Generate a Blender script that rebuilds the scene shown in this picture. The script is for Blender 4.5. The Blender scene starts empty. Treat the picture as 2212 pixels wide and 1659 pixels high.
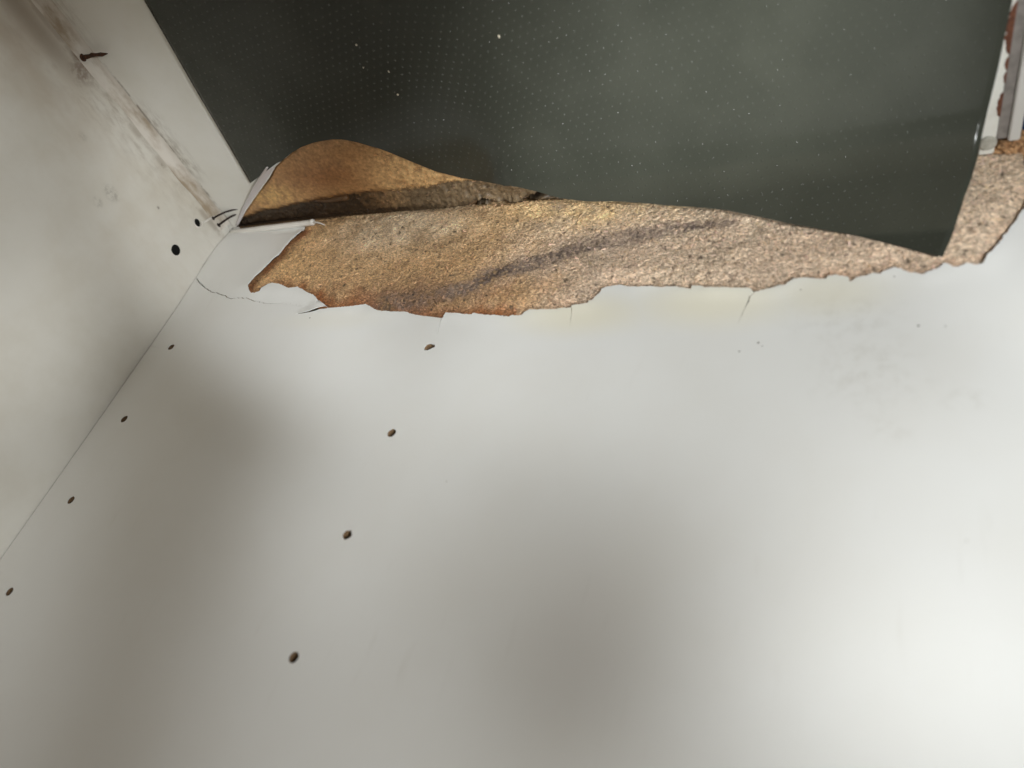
import bpy, bmesh, math, random
import numpy as np
from mathutils import Vector, Matrix, noise
from mathutils.geometry import delaunay_2d_cdt

# ------------------------------------------------------------------ scene, camera, light
scene = bpy.context.scene
K = 0.001                                     # all sizes below are millimetres of the real cabinet
random.seed(4); np.random.seed(4)

cam_data = bpy.data.cameras.new('camera')
cam = bpy.data.objects.new('camera', cam_data)
scene.collection.objects.link(cam)
RW = [[0.8998808, -0.337161, -0.276653], [0.0160389, -0.6083155, 0.7935332], [-0.4358408, -0.7185226, -0.5420038]]   # world axes -> picture axes (right, down, forward)
CAM = [492.9428, 295.2456, 379.9164]
m = Matrix(((RW[0][0], -RW[1][0], -RW[2][0], CAM[0]*K),
            (RW[0][1], -RW[1][1], -RW[2][1], CAM[1]*K),
            (RW[0][2], -RW[1][2], -RW[2][2], CAM[2]*K),
            (0, 0, 0, 1)))
cam.matrix_world = m
cam_data.sensor_width = 36.0
cam_data.lens = 36.0 * 1607.128 / 2212.0
cam_data.clip_start = 0.01
cam_data.clip_end = 50
cam_data.dof.use_dof = True
cam_data.dof.focus_distance = 0.515
cam_data.dof.aperture_fstop = 5.0
scene.camera = cam

world = bpy.data.worlds.new('World'); scene.world = world
world.use_nodes = True
bgn = world.node_tree.nodes['Background']
bgn.inputs[0].default_value = (1.0, 0.83, 0.62, 1)
bgn.inputs[1].default_value = 0.035

def look(o, target):
    d = Vector(target)*K - o.location
    o.rotation_euler = d.to_track_quat('-Z', 'Y').to_euler()

def area(name, loc, target, sx, sy, power, color, spread=180):
    l = bpy.data.lights.new(name, 'AREA'); l.shape = 'RECTANGLE'
    l.size = sx*K; l.size_y = sy*K; l.energy = power; l.color = color; l.spread = math.radians(spread)
    o = bpy.data.objects.new(name, l); o.location = Vector(loc)*K; look(o, target)
    scene.collection.objects.link(o); return o

def spot(name, loc, target, power, color, cone, blend=1.0, radius=20, sx=1, sy=1, roll=0):
    l = bpy.data.lights.new(name, 'SPOT'); l.energy = power; l.color = color
    l.spot_size = math.radians(cone); l.spot_blend = blend; l.shadow_soft_size = radius*K
    o = bpy.data.objects.new(name, l); o.location = Vector(loc)*K
    d = Vector(target)*K - o.location
    o.matrix_world = Matrix.Translation(o.location) @ d.to_track_quat('-Z', 'Y').to_matrix().to_4x4() @ Matrix.Rotation(math.radians(roll), 4, 'Z') @ Matrix.Diagonal((sx, sy, 1, 1))
    scene.collection.objects.link(o); return o

COOL = (0.97, 1.0, 1.0); NEUT = (1.0, 0.985, 0.95); WARM = (1.0, 0.81, 0.57)
POOL_SRC = (820, 380, 470); TOP_POOL_SRC = (880, 330, 780)  # made-up spot positions; the upper one brightens the mat's right side
area('added_fill', (400, 760, 380), (350, 0, 120), 1000, 1100, 0.95, WARM)  # unseen fill added to lift the wall and show in the mat's bend
for src, tgt, power, cone, sx, roll in (
        (POOL_SRC, (80, 0, 380), 4.31, 40, 1, 0),
        (TOP_POOL_SRC, (420, 80, 0), 25.91, 20, 0.5, 150),
        (POOL_SRC, (480, 0, 140), 12.17, 40, 1, 0),
        (POOL_SRC, (280, 0, 260), 7.12, 40, 0.3, 0),
        (POOL_SRC, (480, 0, 380), 8.16, 40, 0.5, 150),
        (POOL_SRC, (0, 0, 20), 17.75, 22, 0.5, 60),
        (TOP_POOL_SRC, (420, 120, 0), 59.10, 28, 0.5, 30),
        (POOL_SRC, (0, 150, 150), 12.69, 20, 1, 0),
        (POOL_SRC, (240, 0, 140), 10.28, 30, 0.3, 0),
        (POOL_SRC, (-40, 0, 300), 9.41, 30, 0.3, 20),
        (POOL_SRC, (520, 0, 20), 5.79, 30, 0.5, 60),
        (POOL_SRC, (120, 0, 60), 15.15, 16, 0.5, 0),
        (POOL_SRC, (560, 0, 180), 3.14, 40, 0.3, 150),
        (POOL_SRC, (320, 0, 140), 5.32, 12, 1, 0)):
    spot('pool_spot', src, tgt, power, COOL, cone, 1.0, 22 if src == POOL_SRC else 60, sx, 1, roll)  # added beams shaped into light pools, leaving soft dark patches between


scene.view_settings.view_transform = 'Standard'
scene.view_settings.look = 'None'
scene.view_settings.exposure = 0.0
scene.view_settings.gamma = 1.0
scene.render.engine = 'CYCLES'

# ------------------------------------------------------------------ helpers
def sstep(a, b, x):
    t = np.clip((x-a)/(b-a), 0, 1); return t*t*(3-2*t)

def nz(x, y, z=0.0, s=1.0):
    return noise.noise(Vector((x*s, y*s, z*s)))

def fbm(x, y, z=0.0, s=1.0, o=4):
    return noise.fractal(Vector((x*s, y*s, z*s)), 1.0, 2.0, o)

def mesh_obj(name, verts, faces, mat, parent=None, smooth=True, col=None):
    me = bpy.data.meshes.new(name)
    me.from_pydata([tuple(c*K for c in v) for v in verts], [], faces)
    if smooth:
        me.polygons.foreach_set('use_smooth', [True]*len(me.polygons))
    if col is not None:
        ca = me.color_attributes.new('tint', 'FLOAT_COLOR', 'POINT')
        ca.data.foreach_set('color', np.asarray(col, dtype=np.float32).ravel())
    me.update()
    o = bpy.data.objects.new(name, me)
    if mat: me.materials.append(mat)
    scene.collection.objects.link(o)
    if parent: o.parent = parent
    return o

def box(name, a, b, mat, parent=None, bevel=0.0):
    bm = bmesh.new(); bmesh.ops.create_cube(bm, size=1)
    for v in bm.verts:
        v.co = Vector(((a[i]+b[i])/2 + v.co[i]*(b[i]-a[i]) for i in range(3)))*K
    if bevel:
        bmesh.ops.bevel(bm, geom=bm.edges[:], offset=bevel*K, segments=2, affect='EDGES')
    me = bpy.data.meshes.new(name); bm.to_mesh(me); bm.free()
    o = bpy.data.objects.new(name, me); me.materials.append(mat); scene.collection.objects.link(o)
    if parent: o.parent = parent
    return o

def tube(pts, rad, seg=10):
    """tapering tube along pts, returns verts, faces (closed ends)"""
    pts = [Vector(p) for p in pts]; V = []; F = []
    if not hasattr(rad, '__len__'): rad = [rad]*len(pts)
    up = Vector((0.13, 0.3, 0.95)).normalized()
    for i, p in enumerate(pts):
        t = (pts[min(i+1, len(pts)-1)] - pts[max(i-1, 0)]).normalized()
        a = t.cross(up).normalized(); b = t.cross(a)
        for k in range(seg):
            an = 2*math.pi*k/seg
            V.append(p + (a*math.cos(an) + b*math.sin(an))*rad[i])
    for i in range(len(pts)-1):
        for k in range(seg):
            F.append((i*seg+k, i*seg+(k+1) % seg, (i+1)*seg+(k+1) % seg, (i+1)*seg+k))
    n = len(pts)
    F.append(tuple(range(seg-1, -1, -1))); F.append(tuple((n-1)*seg+k for k in range(seg)))
    return V, F

def empty(name, loc=(0, 0, 0)):
    o = bpy.data.objects.new(name, None); o.location = Vector(loc)*K
    o.empty_display_size = 0.02
    scene.collection.objects.link(o); return o

def tag(o, label, cat, group=None):
    o['label'] = label; o['category'] = cat
    if group: o['group'] = group
    return o

# ------------------------------------------------------------------ materials
class NT:
    def __init__(s, name):
        s.m = bpy.data.materials.new(name); s.m.use_nodes = True
        s.t = s.m.node_tree; s.b = s.t.nodes['Principled BSDF']
    def n(s, kind, **kw):
        nd = s.t.nodes.new(kind)
        for k, v in kw.items():
            if k.startswith('i_'):
                key = k[2:]; key = int(key) if key.isdigit() else key.replace('_', ' ')
                nd.inputs[key].default_value = v
            else: setattr(nd, k, v)
        return nd
    def l(s, a, b): s.t.links.new(a, b)
    def mp(s, scale=(1, 1, 1), coord='Object', rot=(0, 0, 0), loc=(0, 0, 0)):
        tc = s.n('ShaderNodeTexCoord'); mpn = s.n('ShaderNodeMapping')
        mpn.inputs['Scale'].default_value = scale; mpn.inputs['Rotation'].default_value = rot; mpn.inputs['Location'].default_value = loc
        s.l(tc.outputs[coord], mpn.inputs[0]); return mpn.outputs[0]
    def noise(s, vec, scale, detail=4, rough=.55):
        nd = s.n('ShaderNodeTexNoise'); nd.inputs['Scale'].default_value = scale
        nd.inputs['Detail'].default_value = detail; nd.inputs['Roughness'].default_value = rough
        s.l(vec, nd.inputs['Vector']); return nd.outputs[0]
    def ramp(s, f, stops):
        r = s.n('ShaderNodeValToRGB'); cr = r.color_ramp
        while len(cr.elements) < len(stops): cr.elements.new(.5)
        for e, (p, c) in zip(cr.elements, stops):
            e.position = p; e.color = tuple(c)+(1,) if hasattr(c, '__len__') else (c, c, c, 1)
        s.l(f, r.inputs[0]); return r.outputs[0]
    def mix(s, f, a, b, mode='MIX'):
        mx = s.n('ShaderNodeMix', data_type='RGBA', blend_type=mode)
        for i, v in ((0, f), (6, a), (7, b)):
            if hasattr(v, 'is_output') or isinstance(v, bpy.types.NodeSocket): s.l(v, mx.inputs[i])
            else: mx.inputs[i].default_value = v if i == 0 else tuple(v)+(1,)
        return mx.outputs[2]
    def math(s, op, a, b=0.0):
        nd = s.n('ShaderNodeMath', operation=op)
        for i, v in ((0, a), (1, b)):
            if isinstance(v, bpy.types.NodeSocket): s.l(v, nd.inputs[i])
            else: nd.inputs[i].default_value = v
        return nd.outputs[0]
    def rng(s, v, a, b, c=0, d=1):
        nd = s.n('ShaderNodeMapRange', interpolation_type='SMOOTHSTEP')
        s.l(v, nd.inputs[0])
        for i, x in enumerate((a, b, c, d)): nd.inputs[i+1].default_value = x
        return nd.outputs[0]
    def bump(s, h, strength, dist):
        nd = s.n('ShaderNodeBump'); nd.inputs['Strength'].default_value = strength; nd.inputs['Distance'].default_value = dist
        s.l(h, nd.inputs['Height']); s.l(nd.outputs[0], s.b.inputs['Normal'])
    def xyz(s, vec):
        nd = s.n('ShaderNodeSeparateXYZ'); s.l(vec, nd.inputs[0]); return nd.outputs

def set_b(nt, **kw):
    for k, v in kw.items(): nt.b.inputs[k.replace('_', ' ')].default_value = v

def blobs(nt, pos, pts, axes):
    """soft stain mask: max over round blobs (cx, cy, rx, ry, amount) in metres on the named axes"""
    x = nt.xyz(pos); out = None
    for cx, cy, rx, ry, am in pts:
        a = nt.math('DIVIDE', nt.math('SUBTRACT', x[axes[0]], cx*K), rx*K)
        b = nt.math('DIVIDE', nt.math('SUBTRACT', x[axes[1]], cy*K), ry*K)
        r = nt.math('SQRT', nt.math('ADD', nt.math('MULTIPLY', a, a), nt.math('MULTIPLY', b, b)))
        v = nt.rng(r, 1.0, 0.1, 0, am)
        out = v if out is None else nt.math('MAXIMUM', out, v)
    return out

# white melamine of the side panel
nt = NT('melamine_side')
pos = nt.mp()
base = nt.mix(nt.rng(nt.noise(pos, 14, 3), .35, .7, 0, .5), (.80, .805, .79), (.765, .76, .73))
sm = blobs(nt, pos, [(480, 112, 42, 26, .55), (490, 145, 34, 40, .6), (500, 178, 12, 12, .6), (528, 161, 14, 9, .7), (505, 153, 30, 12, .35)], (0, 2))
smn = nt.math('MULTIPLY', sm, nt.rng(nt.noise(pos, 130, 5, .65), .42, .72))
base = nt.mix(nt.math('MULTIPLY', smn, .30), base, (.36, .33, .26))
ye = blobs(nt, pos, [(340, 106, 62, 24, 1), (415, 100, 66, 27, 1), (470, 96, 46, 24, .7), (160, 105, 70, 14, .3)], (0, 2))
base = nt.mix(nt.math('MULTIPLY', ye, .5), base, (.85, .79, .57))
fs = nt.n('ShaderNodeTexVoronoi', feature='F1'); fs.inputs['Scale'].default_value = 48; nt.l(pos, fs.inputs['Vector'])
fine = nt.math('MULTIPLY', nt.rng(fs.outputs['Distance'], .035, .012), nt.rng(nt.noise(pos, 25, 2), .55, .62))
base = nt.mix(nt.math('MULTIPLY', fine, .5), base, (.3, .28, .24))
sc = nt.rng(nt.noise(nt.mp(scale=(1, 1, .12), rot=(0, .35, 0)), 160, 3, .6), .60, .74)
scm = nt.math('MULTIPLY', sc, nt.rng(nt.noise(pos, 9, 3), .45, .65))
base = nt.mix(nt.math('MULTIPLY', scm, .12), base, (.45, .42, .36))
nt.l(base, nt.b.inputs['Base Color'])
nt.l(nt.ramp(nt.noise(pos, 40, 2), [(.3, .34), (.7, .46)]), nt.b.inputs['Roughness'])
nt.bump(nt.noise(pos, 520, 2, .5), .10, .0005)
M_SIDE = nt.m

# grimy melamine of the back panel
nt = NT('melamine_back')
pos = nt.mp(); x = nt.xyz(pos)
base = nt.mix(nt.rng(nt.noise(pos, 22, 5, .6), .35, .72, 0, .8), (.69, .668, .61), (.63, .60, .53))
st = nt.mp(scale=(1, 3.2, 9))
low = nt.rng(x[2], .048, .004)
far = nt.rng(x[1], .02, .15)
n1 = nt.rng(nt.noise(st, 26, 4, .58), .34, .86)
dirt = nt.math('MULTIPLY', nt.math('MULTIPLY', n1, low), nt.math('ADD', nt.math('MULTIPLY', far, .75), .3))
band = nt.math('MULTIPLY', nt.rng(nt.math('ABSOLUTE', nt.math('SUBTRACT', x[2], .0105)), .0052, .0005), nt.rng(nt.noise(nt.mp(scale=(1, 1, 1)), 60, 4), .38, .62))
band2 = nt.math('MULTIPLY', nt.rng(nt.math('ABSOLUTE', nt.math('SUBTRACT', x[2], .020)), .013, .001), nt.rng(x[1], .13, .19))
dirt = nt.math('MAXIMUM', dirt, nt.math('MAXIMUM', nt.math('MULTIPLY', band, .6), nt.math('MULTIPLY', band2, .75)))
wide = nt.math('MULTIPLY', nt.rng(nt.noise(nt.mp(scale=(1, 2, 4)), 12, 5, .6), .4, .72), nt.rng(x[2], .16, .03))
base = nt.mix(nt.math('MULTIPLY', wide, .22), base, (.47, .39, .28))
base = nt.mix(nt.math('MULTIPLY', dirt, .75), base, (.21, .145, .09))
broad = nt.math('MULTIPLY', blobs(nt, pos, [(225, 40, 95, 62, .9), (150, 45, 60, 40, .5)], (1, 2)), nt.rng(nt.noise(nt.mp(scale=(1, 1.2, 2)), 16, 4, .6), .3, .75))
base = nt.mix(nt.math('MULTIPLY', broad, .65), base, (.36, .27, .18))
rust = blobs(nt, pos, [(164, 7, 10, 7, 1), (158, 14, 13, 12, .6)], (1, 2))
base = nt.mix(nt.math('MULTIPLY', rust, nt.rng(nt.noise(pos, 260, 4), .3, .6)), base, (.12, .05, .02))
mould = blobs(nt, pos, [(92, 62, 10, 7, .5), (95, 75, 6, 5, .35), (130, 48, 5, 4, .3), (60, 40, 2, 2, .9), (78, 11.5, 1.6, 1.6, 1.4)], (1, 2))
base = nt.mix(nt.math('MULTIPLY', mould, nt.rng(nt.noise(pos, 190, 5, .7), .38, .62)), base, (.16, .14, .11))
nt.l(base, nt.b.inputs['Base Color'])
set_b(nt, Roughness=.5)
nt.bump(nt.noise(pos, 400, 3), .06, .0004)
M_BACK = nt.m

# melamine of the cabinet floor, streaked with dirt near the back joint
nt = NT('melamine_floor')
pos = nt.mp(); x = nt.xyz(pos)
base = nt.mix(nt.rng(nt.noise(pos, 20, 4), .35, .7, 0, .6), (.80, .79, .75), (.72, .70, .63))
st = nt.mp(scale=(7, 2.2, 1))
edge = nt.rng(x[0], .026, .006)
n1 = nt.rng(nt.noise(st, 40, 5, .62), .36, .74)
seg = nt.math('MAXIMUM', nt.math('MULTIPLY', nt.rng(x[1], .045, .065), nt.rng(x[1], .135, .10)), nt.math('MULTIPLY', nt.rng(x[1], .16, .185), .5))
dirt = nt.math('MULTIPLY', nt.math('MULTIPLY', n1, edge), seg)
line = nt.math('MULTIPLY', nt.rng(nt.math('ABSOLUTE', nt.math('SUBTRACT', x[0], .0066)), .0022, .0003), nt.rng(nt.noise(pos, 70, 4), .40, .6))
line = nt.math('MULTIPLY', line, nt.rng(x[1], .17, .13))
base = nt.mix(nt.math('MULTIPLY', nt.math('MAXIMUM', dirt, line), .75), base, (.22, .175, .13))
nt.l(base, nt.b.inputs['Base Color']); set_b(nt, Roughness=.42)
M_FLOOR = nt.m

# caulk
nt = NT('old_caulk')
pos = nt.mp()
base = nt.mix(nt.rng(nt.noise(nt.mp(scale=(1, .35, 1)), 75, 5, .6), .4, .68), (.66, .62, .56), (.34, .27, .19))
nt.l(base, nt.b.inputs['Base Color']); set_b(nt, Roughness=.45)
M_CAULK = nt.m
nt = NT('white_caulk'); set_b(nt, Base_Color=(.74, .71, .66, 1), Roughness=.28); M_WCAULK = nt.m
nt = NT('lilac_caulk'); set_b(nt, Base_Color=(.60, .56, .56, 1), Roughness=.4); M_LIP = nt.m

# bare particle board: tint comes from the stains, grain from procedural chips
def board_mat(name, rough=.85):
    nt = NT(name)
    at = nt.n('ShaderNodeVertexColor', layer_name='tint')
    pos = nt.mp(scale=(1, 1, 1.6), rot=(0, .5, .2))
    v = nt.n('ShaderNodeTexVoronoi', feature='F1'); v.inputs['Scale'].default_value = 820; nt.l(pos, v.inputs['Vector'])
    sepc = nt.n('ShaderNodeSeparateColor'); nt.l(v.outputs['Color'], sepc.inputs[0])
    g = nt.ramp(sepc.outputs[0], [(0, .66), (.45, 1.0), (1, 1.6)])
    c = nt.mix(1.0, at.outputs[0], g, 'MULTIPLY')
    g2 = nt.ramp(nt.noise(pos, 900, 4, .7), [(.25, .78), (.75, 1.4)])
    c = nt.mix(1.0, c, g2, 'MULTIPLY')
    nt.l(c, nt.b.inputs['Base Color']); set_b(nt, Roughness=rough)
    nt.bump(nt.math('ADD', nt.noise(pos, 700, 5, .7), nt.math('MULTIPLY', v.outputs['Distance'], .7)), .65, .0011)
    return nt.m
M_BOARD = board_mat('bare_particle_board')
nt = NT('wood_flake')
at = nt.n('ShaderNodeVertexColor', layer_name='tint'); nt.l(at.outputs[0], nt.b.inputs['Base Color']); set_b(nt, Roughness=.55)
M_FLAKE = nt.m
nt = NT('damp_board')
at = nt.n('ShaderNodeVertexColor', layer_name='tint'); pos = nt.mp()
c = nt.mix(1.0, at.outputs[0], nt.ramp(nt.noise(pos, 420, 5, .65), [(.3, .65), (.72, 1.35)]), 'MULTIPLY')
nt.l(c, nt.b.inputs['Base Color']); set_b(nt, Roughness=.5)
nt.bump(nt.noise(pos, 500, 5, .65), .35, .0008)
M_DAMP = nt.m
nt = NT('hole_wood')
pos = nt.mp(); nt.l(nt.ramp(nt.noise(pos, 700, 4), [(.3, (.09, .05, .022)), (.7, (.26, .16, .08))]), nt.b.inputs['Base Color']); set_b(nt, Roughness=.9)
M_HOLE = nt.m
nt = NT('speck_dirt'); set_b(nt, Base_Color=(.13, .12, .10, 1), Roughness=.9); M_SPECK = nt.m
nt = NT('dark_hole'); set_b(nt, Base_Color=(.012, .011, .01, 1), Roughness=.9); M_DARK = nt.m

# dark glossy vinyl mat
nt = NT('dark_vinyl')
pos = nt.mp()
c = nt.mix(nt.rng(nt.noise(pos, 18, 3), .4, .7), (.039, .0415, .0325), (.047, .0495, .0390))
nt.l(c, nt.b.inputs['Base Color'])
nt.l(nt.ramp(nt.noise(pos, 30, 3), [(.3, .15), (.7, .21)]), nt.b.inputs['Roughness'])
set_b(nt, IOR=1.38)
nt.bump(nt.noise(pos, 60, 2), .12, .0012)
M_MAT = nt.m
nt = NT('dark_vinyl_stud'); set_b(nt, Base_Color=(.043, .0455, .036, 1), Roughness=.10, IOR=1.66); M_STUD = nt.m
nt = NT('crumb_cream'); set_b(nt, Base_Color=(.78, .70, .55, 1), Roughness=.6); M_CRUMB = nt.m

# rusty steel, painted edging
nt = NT('rust')
pos = nt.mp(); nt.l(nt.ramp(nt.noise(pos, 500, 5), [(.3, (.02, .010, .006)), (.6, (.07, .028, .012)), (.8, (.16, .06, .022))]), nt.b.inputs['Base Color'])
set_b(nt, Roughness=.85); nt.bump(nt.noise(pos, 900, 4), .5, .0006); M_RUST = nt.m
nt = NT('edge_rust')
pos = nt.mp(); nt.l(nt.ramp(nt.noise(pos, 600, 4), [(.3, (.07, .022, .010)), (.7, (.17, .06, .028))]), nt.b.inputs['Base Color'])
set_b(nt, Roughness=.8); M_ERUST = nt.m
nt = NT('dark_steel'); set_b(nt, Base_Color=(.035, .022, .018, 1), Roughness=.6, Metallic=.4); M_STEEL = nt.m
nt = NT('edge_white')
pos = nt.mp(); nt.l(nt.mix(nt.rng(nt.noise(pos, 90, 4), .45, .7, 0, .5), (.76, .75, .69), (.62, .58, .50)), nt.b.inputs['Base Color'])
set_b(nt, Roughness=.4); M_EWHITE = nt.m
nt = NT('edge_grey')
pos = nt.mp(); nt.l(nt.mix(nt.rng(nt.noise(pos, 220, 4), .35, .7), (.25, .225, .205), (.18, .16, .145)), nt.b.inputs['Base Color'])
set_b(nt, Roughness=.6); M_EGREY = nt.m
nt = NT('edge_pale'); set_b(nt, Base_Color=(.68, .66, .62, 1), Roughness=.5); M_EPALE = nt.m
nt = NT('outside_blue')
pos = nt.mp(); nt.l(nt.mix(nt.noise(pos, 30, 2), (.02, .10, .42), (.03, .13, .52)), nt.b.inputs['Base Color'])
set_b(nt, Roughness=.6); M_BLUE = nt.m
nt = NT('disc_grey')
pos = nt.mp(); nt.l(nt.ramp(nt.noise(pos, 300, 4), [(.3, (.30, .29, .24)), (.7, (.52, .50, .44))]), nt.b.inputs['Base Color'])
set_b(nt, Roughness=.45); M_DISC = nt.m

# ------------------------------------------------------------------ traced outlines, millimetres on the cabinet's own planes
# side panel: (X from the back, Z above the floor); cabinet floor: (X, Y from the side panel); back panel: (Y, Z)
FLAP_R = [(84.26, 11.04), (81.11, 15.49), (78.44, 20.76), (77.0, 26.9), (76.86, 31.54), (76.45, 36.9), (72.9, 40.42), (70.77, 46.33), (68.13, 53.65), (65.05, 60.12), (64.22, 64.49), (64.14, 68.86), (67.68, 73.4), (70.97, 76.43), (75.53, 77.09), (80.03, 75.47), (79.66, 72.61), (84.07, 68.56), (87.86, 68.06), (97.09, 70.02), (107.39, 74.11), (114.67, 73.11), (121.57, 76.25), (130.4, 80.79), (135.01, 82.37), (139.39, 85.91), (148.16, 90.9), (152.98, 94.34)]
TEAR = [(152.98, 94.34), (160.71, 94.25), (171.07, 93.76), (178.72, 92.8), (184.09, 92.0), (190.1, 95.14), (194.52, 97.43), (199.55, 98.88), (208.92, 100.19), (219.76, 100.32), (228.38, 103.25), (237.29, 104.72)]
TEAR2 = [(249.82, 106.86), (250.58, 102.23), (257.81, 102.82), (264.1, 103.85), (270.02, 104.04), (270.6, 102.92), (279.93, 104.94), (288.57, 105.44), (296.42, 106.81), (297.47, 105.73), (304.37, 105.96), (305.47, 103.56), (308.54, 101.68), (317.57, 102.01), (327.11, 101.6), (334.35, 101.22)]
TEAR3 = [(335.01, 99.4), (339.31, 98.82), (344.18, 97.94), (344.52, 95.78), (346.95, 95.34), (347.29, 93.18), (349.82, 89.47), (350.05, 86.72), (353.08, 85.22), (357.92, 84.39), (361.2, 84.25), (365.65, 85.93), (374.65, 86.44), (379.39, 86.17), (387.52, 87.7), (391.3, 87.06), (385.01, 87.78), (388.6, 86.96), (394.25, 87.66), (402.26, 89.61), (402.39, 87.37), (406.91, 87.63), (409.77, 89.03), (421.27, 90.04), (428.2, 90.79), (433.71, 90.97)]
TEAR4 = [(436.53, 94.24), (439.3, 92.83), (444.93, 91.35), (448.86, 89.55), (450.9, 89.67), (452.77, 87.64), (455.44, 85.42), (458.22, 85.0), (461.4, 84.84), (464.62, 85.76), (470.13, 86.35), (471.61, 84.68), (474.67, 83.7), (477.01, 84.44), (481.25, 85.89), (482.1, 89.18), (484.3, 86.67), (487.65, 85.5), (489.51, 85.27), (492.09, 83.71), (495.78, 84.31), (497.25, 82.91), (500.17, 81.16), (502.36, 80.74), (505.25, 81.99), (508.1, 84.24), (511.64, 85.05), (514.43, 86.36), (515.87, 84.55), (520.1, 82.83), (522.98, 79.66), (524.72, 79.23), (527.03, 81.99), (529.07, 82.14), (532.57, 79.83), (534.56, 80.54), (535.86, 81.53), (539.56, 80.93), (540.38, 78.21), (541.24, 74.92), (543.7, 72.88), (545.21, 70.18), (546.76, 66.9), (548.2, 65.32), (548.72, 62.49), (550.55, 60.35), (552.17, 56.43), (554.42, 53.15), (556.49, 48.03), (558.57, 44.67)]
CRACK1 = [(-3.34, 53.94), (9.26, 63.09), (18.94, 69.11), (26.48, 72.2), (34.25, 74.2), (41.04, 76.45), (46.23, 77.96), (51.21, 80.8), (55.31, 80.78), (58.98, 80.12), (68.71, 81.09), (76.31, 83.68), (85.55, 85.9), (93.14, 87.22), (99.04, 87.47), (106.64, 87.5), (116.68, 88.7), (125.05, 90.5), (130.97, 92.17)]
CRACK2 = [(153.8, 94.29), (146.12, 94.65), (142.39, 95.92), (137.73, 97.16), (131.11, 98.15), (126.72, 98.38)]
CRACK3 = [(-2.79, 128.48), (13.2, 128.41), (29.61, 129.42), (37.83, 130.17), (51.96, 128.87), (62.19, 124.96), (73.91, 120.75), (84.95, 115.72)]
CRACK4 = [(436.14, 94.45), (434.47, 96.15), (433.8, 100.25), (431.97, 106.58), (431.22, 111.15), (430.06, 115.66)]
CRACK5 = [(335.16, 101.04), (336.33, 105.71), (336.53, 108.92), (338.13, 116.31)]
CRACK6 = [(249.32, 106.84), (249.86, 110.89), (250.52, 116.48), (251.57, 119.99)]
HOLE1 = [(246.35, 132.64), (245.93, 130.11), (246.74, 127.92), (248.93, 127.16), (250.63, 127.73), (252.78, 128.19), (253.25, 130.17), (251.8, 130.7), (250.75, 131.79), (249.08, 132.54), (247.3, 132.53)]
HOLES = [(23.7, 128.6), (25.6, 193.63), (27.53, 257.53), (28.27, 320.19), (249.51, 193.2), (249.7, 256.74), (249.8, 320.66)]
STREAK = [(199.87, 93.72), (256.48, 83.96), (278.16, 68.84), (302.38, 63.17), (327.52, 52.07), (353.18, 46.25), (380.82, 40.95), (405.18, 39.6), (418.37, 39.9)]
FLOORLAM = [(-2.77, -4.0), (12.03, 5.35), (35.04, 20.62), (56.89, 33.5), (80.02, 47.2), (91.44, 55.21), (101.62, 60.0)]
LIP = [(52.2, 42.19), (68.55, 46.74), (85.68, 54.74), (93.12, 57.48)]
DARKBAND = [(21.92, 11.83), (49.04, 17.64), (78.51, 18.58), (107.52, 20.72), (135.16, 22.77), (160.15, 22.34), (201.81, 19.76), (225.2, 21.12), (246.68, 20.19), (266.4, 16.53)]
FINGER = [(105.44, 21.64), (119.06, 22.05), (134.27, 25.48), (144.06, 26.87)]
CRACKFLOOR = [(193.11, -4.87), (212.88, -5.66), (225.01, -4.37), (236.26, 0.75), (243.61, 2.41), (248.46, -1.88), (258.66, -3.64), (269.16, -4.2), (276.93, -0.2), (287.65, 3.93), (302.04, 1.63)]
BHOLES = [(28.46, 21.69), (28.94, 53.34), (25.43, 14.35), (19.57, 0.26)]
SPECKS = [(210.19, 128.42), (206.94, 114.23), (222.55, 108.67), (220.82, 93.1), (300.81, 115.92), (271.57, 100.46), (321.78, 77.73), (410.91, 39.36), (277.05, 96.03)]

def resample(pts, step):
    out = [pts[0]]
    for a, b in zip(pts[:-1], pts[1:]):
        d = math.hypot(b[0]-a[0], b[1]-a[1]); n = max(1, int(round(d/step)))
        for k in range(1, n+1): out.append((a[0]+(b[0]-a[0])*k/n, a[1]+(b[1]-a[1])*k/n))
    return out

def rag(pts, amp, s=1.1, seed=0.0):
    return [(p[0]+amp*nz(p[0], p[1], seed+3, s), p[1]+amp*nz(p[0], p[1], seed+9, s)) for p in pts]

def notch(pts, w):
    """go down one side of a crack and back up the other: w = half width at the mouth"""
    p = resample(pts, 2.0); n = len(p); L = []; R = []
    for i, q in enumerate(p):
        a = p[max(i-1, 0)]; b = p[min(i+1, n-1)]; dx, dy = b[0]-a[0], b[1]-a[1]; d = math.hypot(dx, dy) or 1
        ww = w*(1-i/(n-1))**.7*(.75+.5*nz(q[0], q[1], 1, .25)) + .02
        L.append((q[0]-dy/d*ww, q[1]+dx/d*ww)); R.append((q[0]+dy/d*ww, q[1]-dx/d*ww))
    return L, R

def inpoly(P, poly):
    P = np.asarray(P, float); q = np.asarray(poly, float); r = np.roll(q, -1, 0)
    res = np.zeros(len(P), bool)
    for a, b in zip(q, r):
        c = (a[1] > P[:, 1]) != (b[1] > P[:, 1])
        if a[1] != b[1]:
            xi = (b[0]-a[0])*(P[:, 1]-a[1])/(b[1]-a[1])+a[0]
            res ^= c & (P[:, 0] < xi)
    return res

def dist(P, line):
    P = np.asarray(P, float); best = np.full(len(P), 1e9)
    for a, b in zip(line[:-1], line[1:]):
        a = np.array(a, float); b = np.array(b, float); d = b-a; t = np.clip(((P-a)@d)/max(d@d, 1e-9), 0, 1)
        best = np.minimum(best, np.hypot(*(P-(a+t[:, None]*d)).T))
    return best

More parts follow.
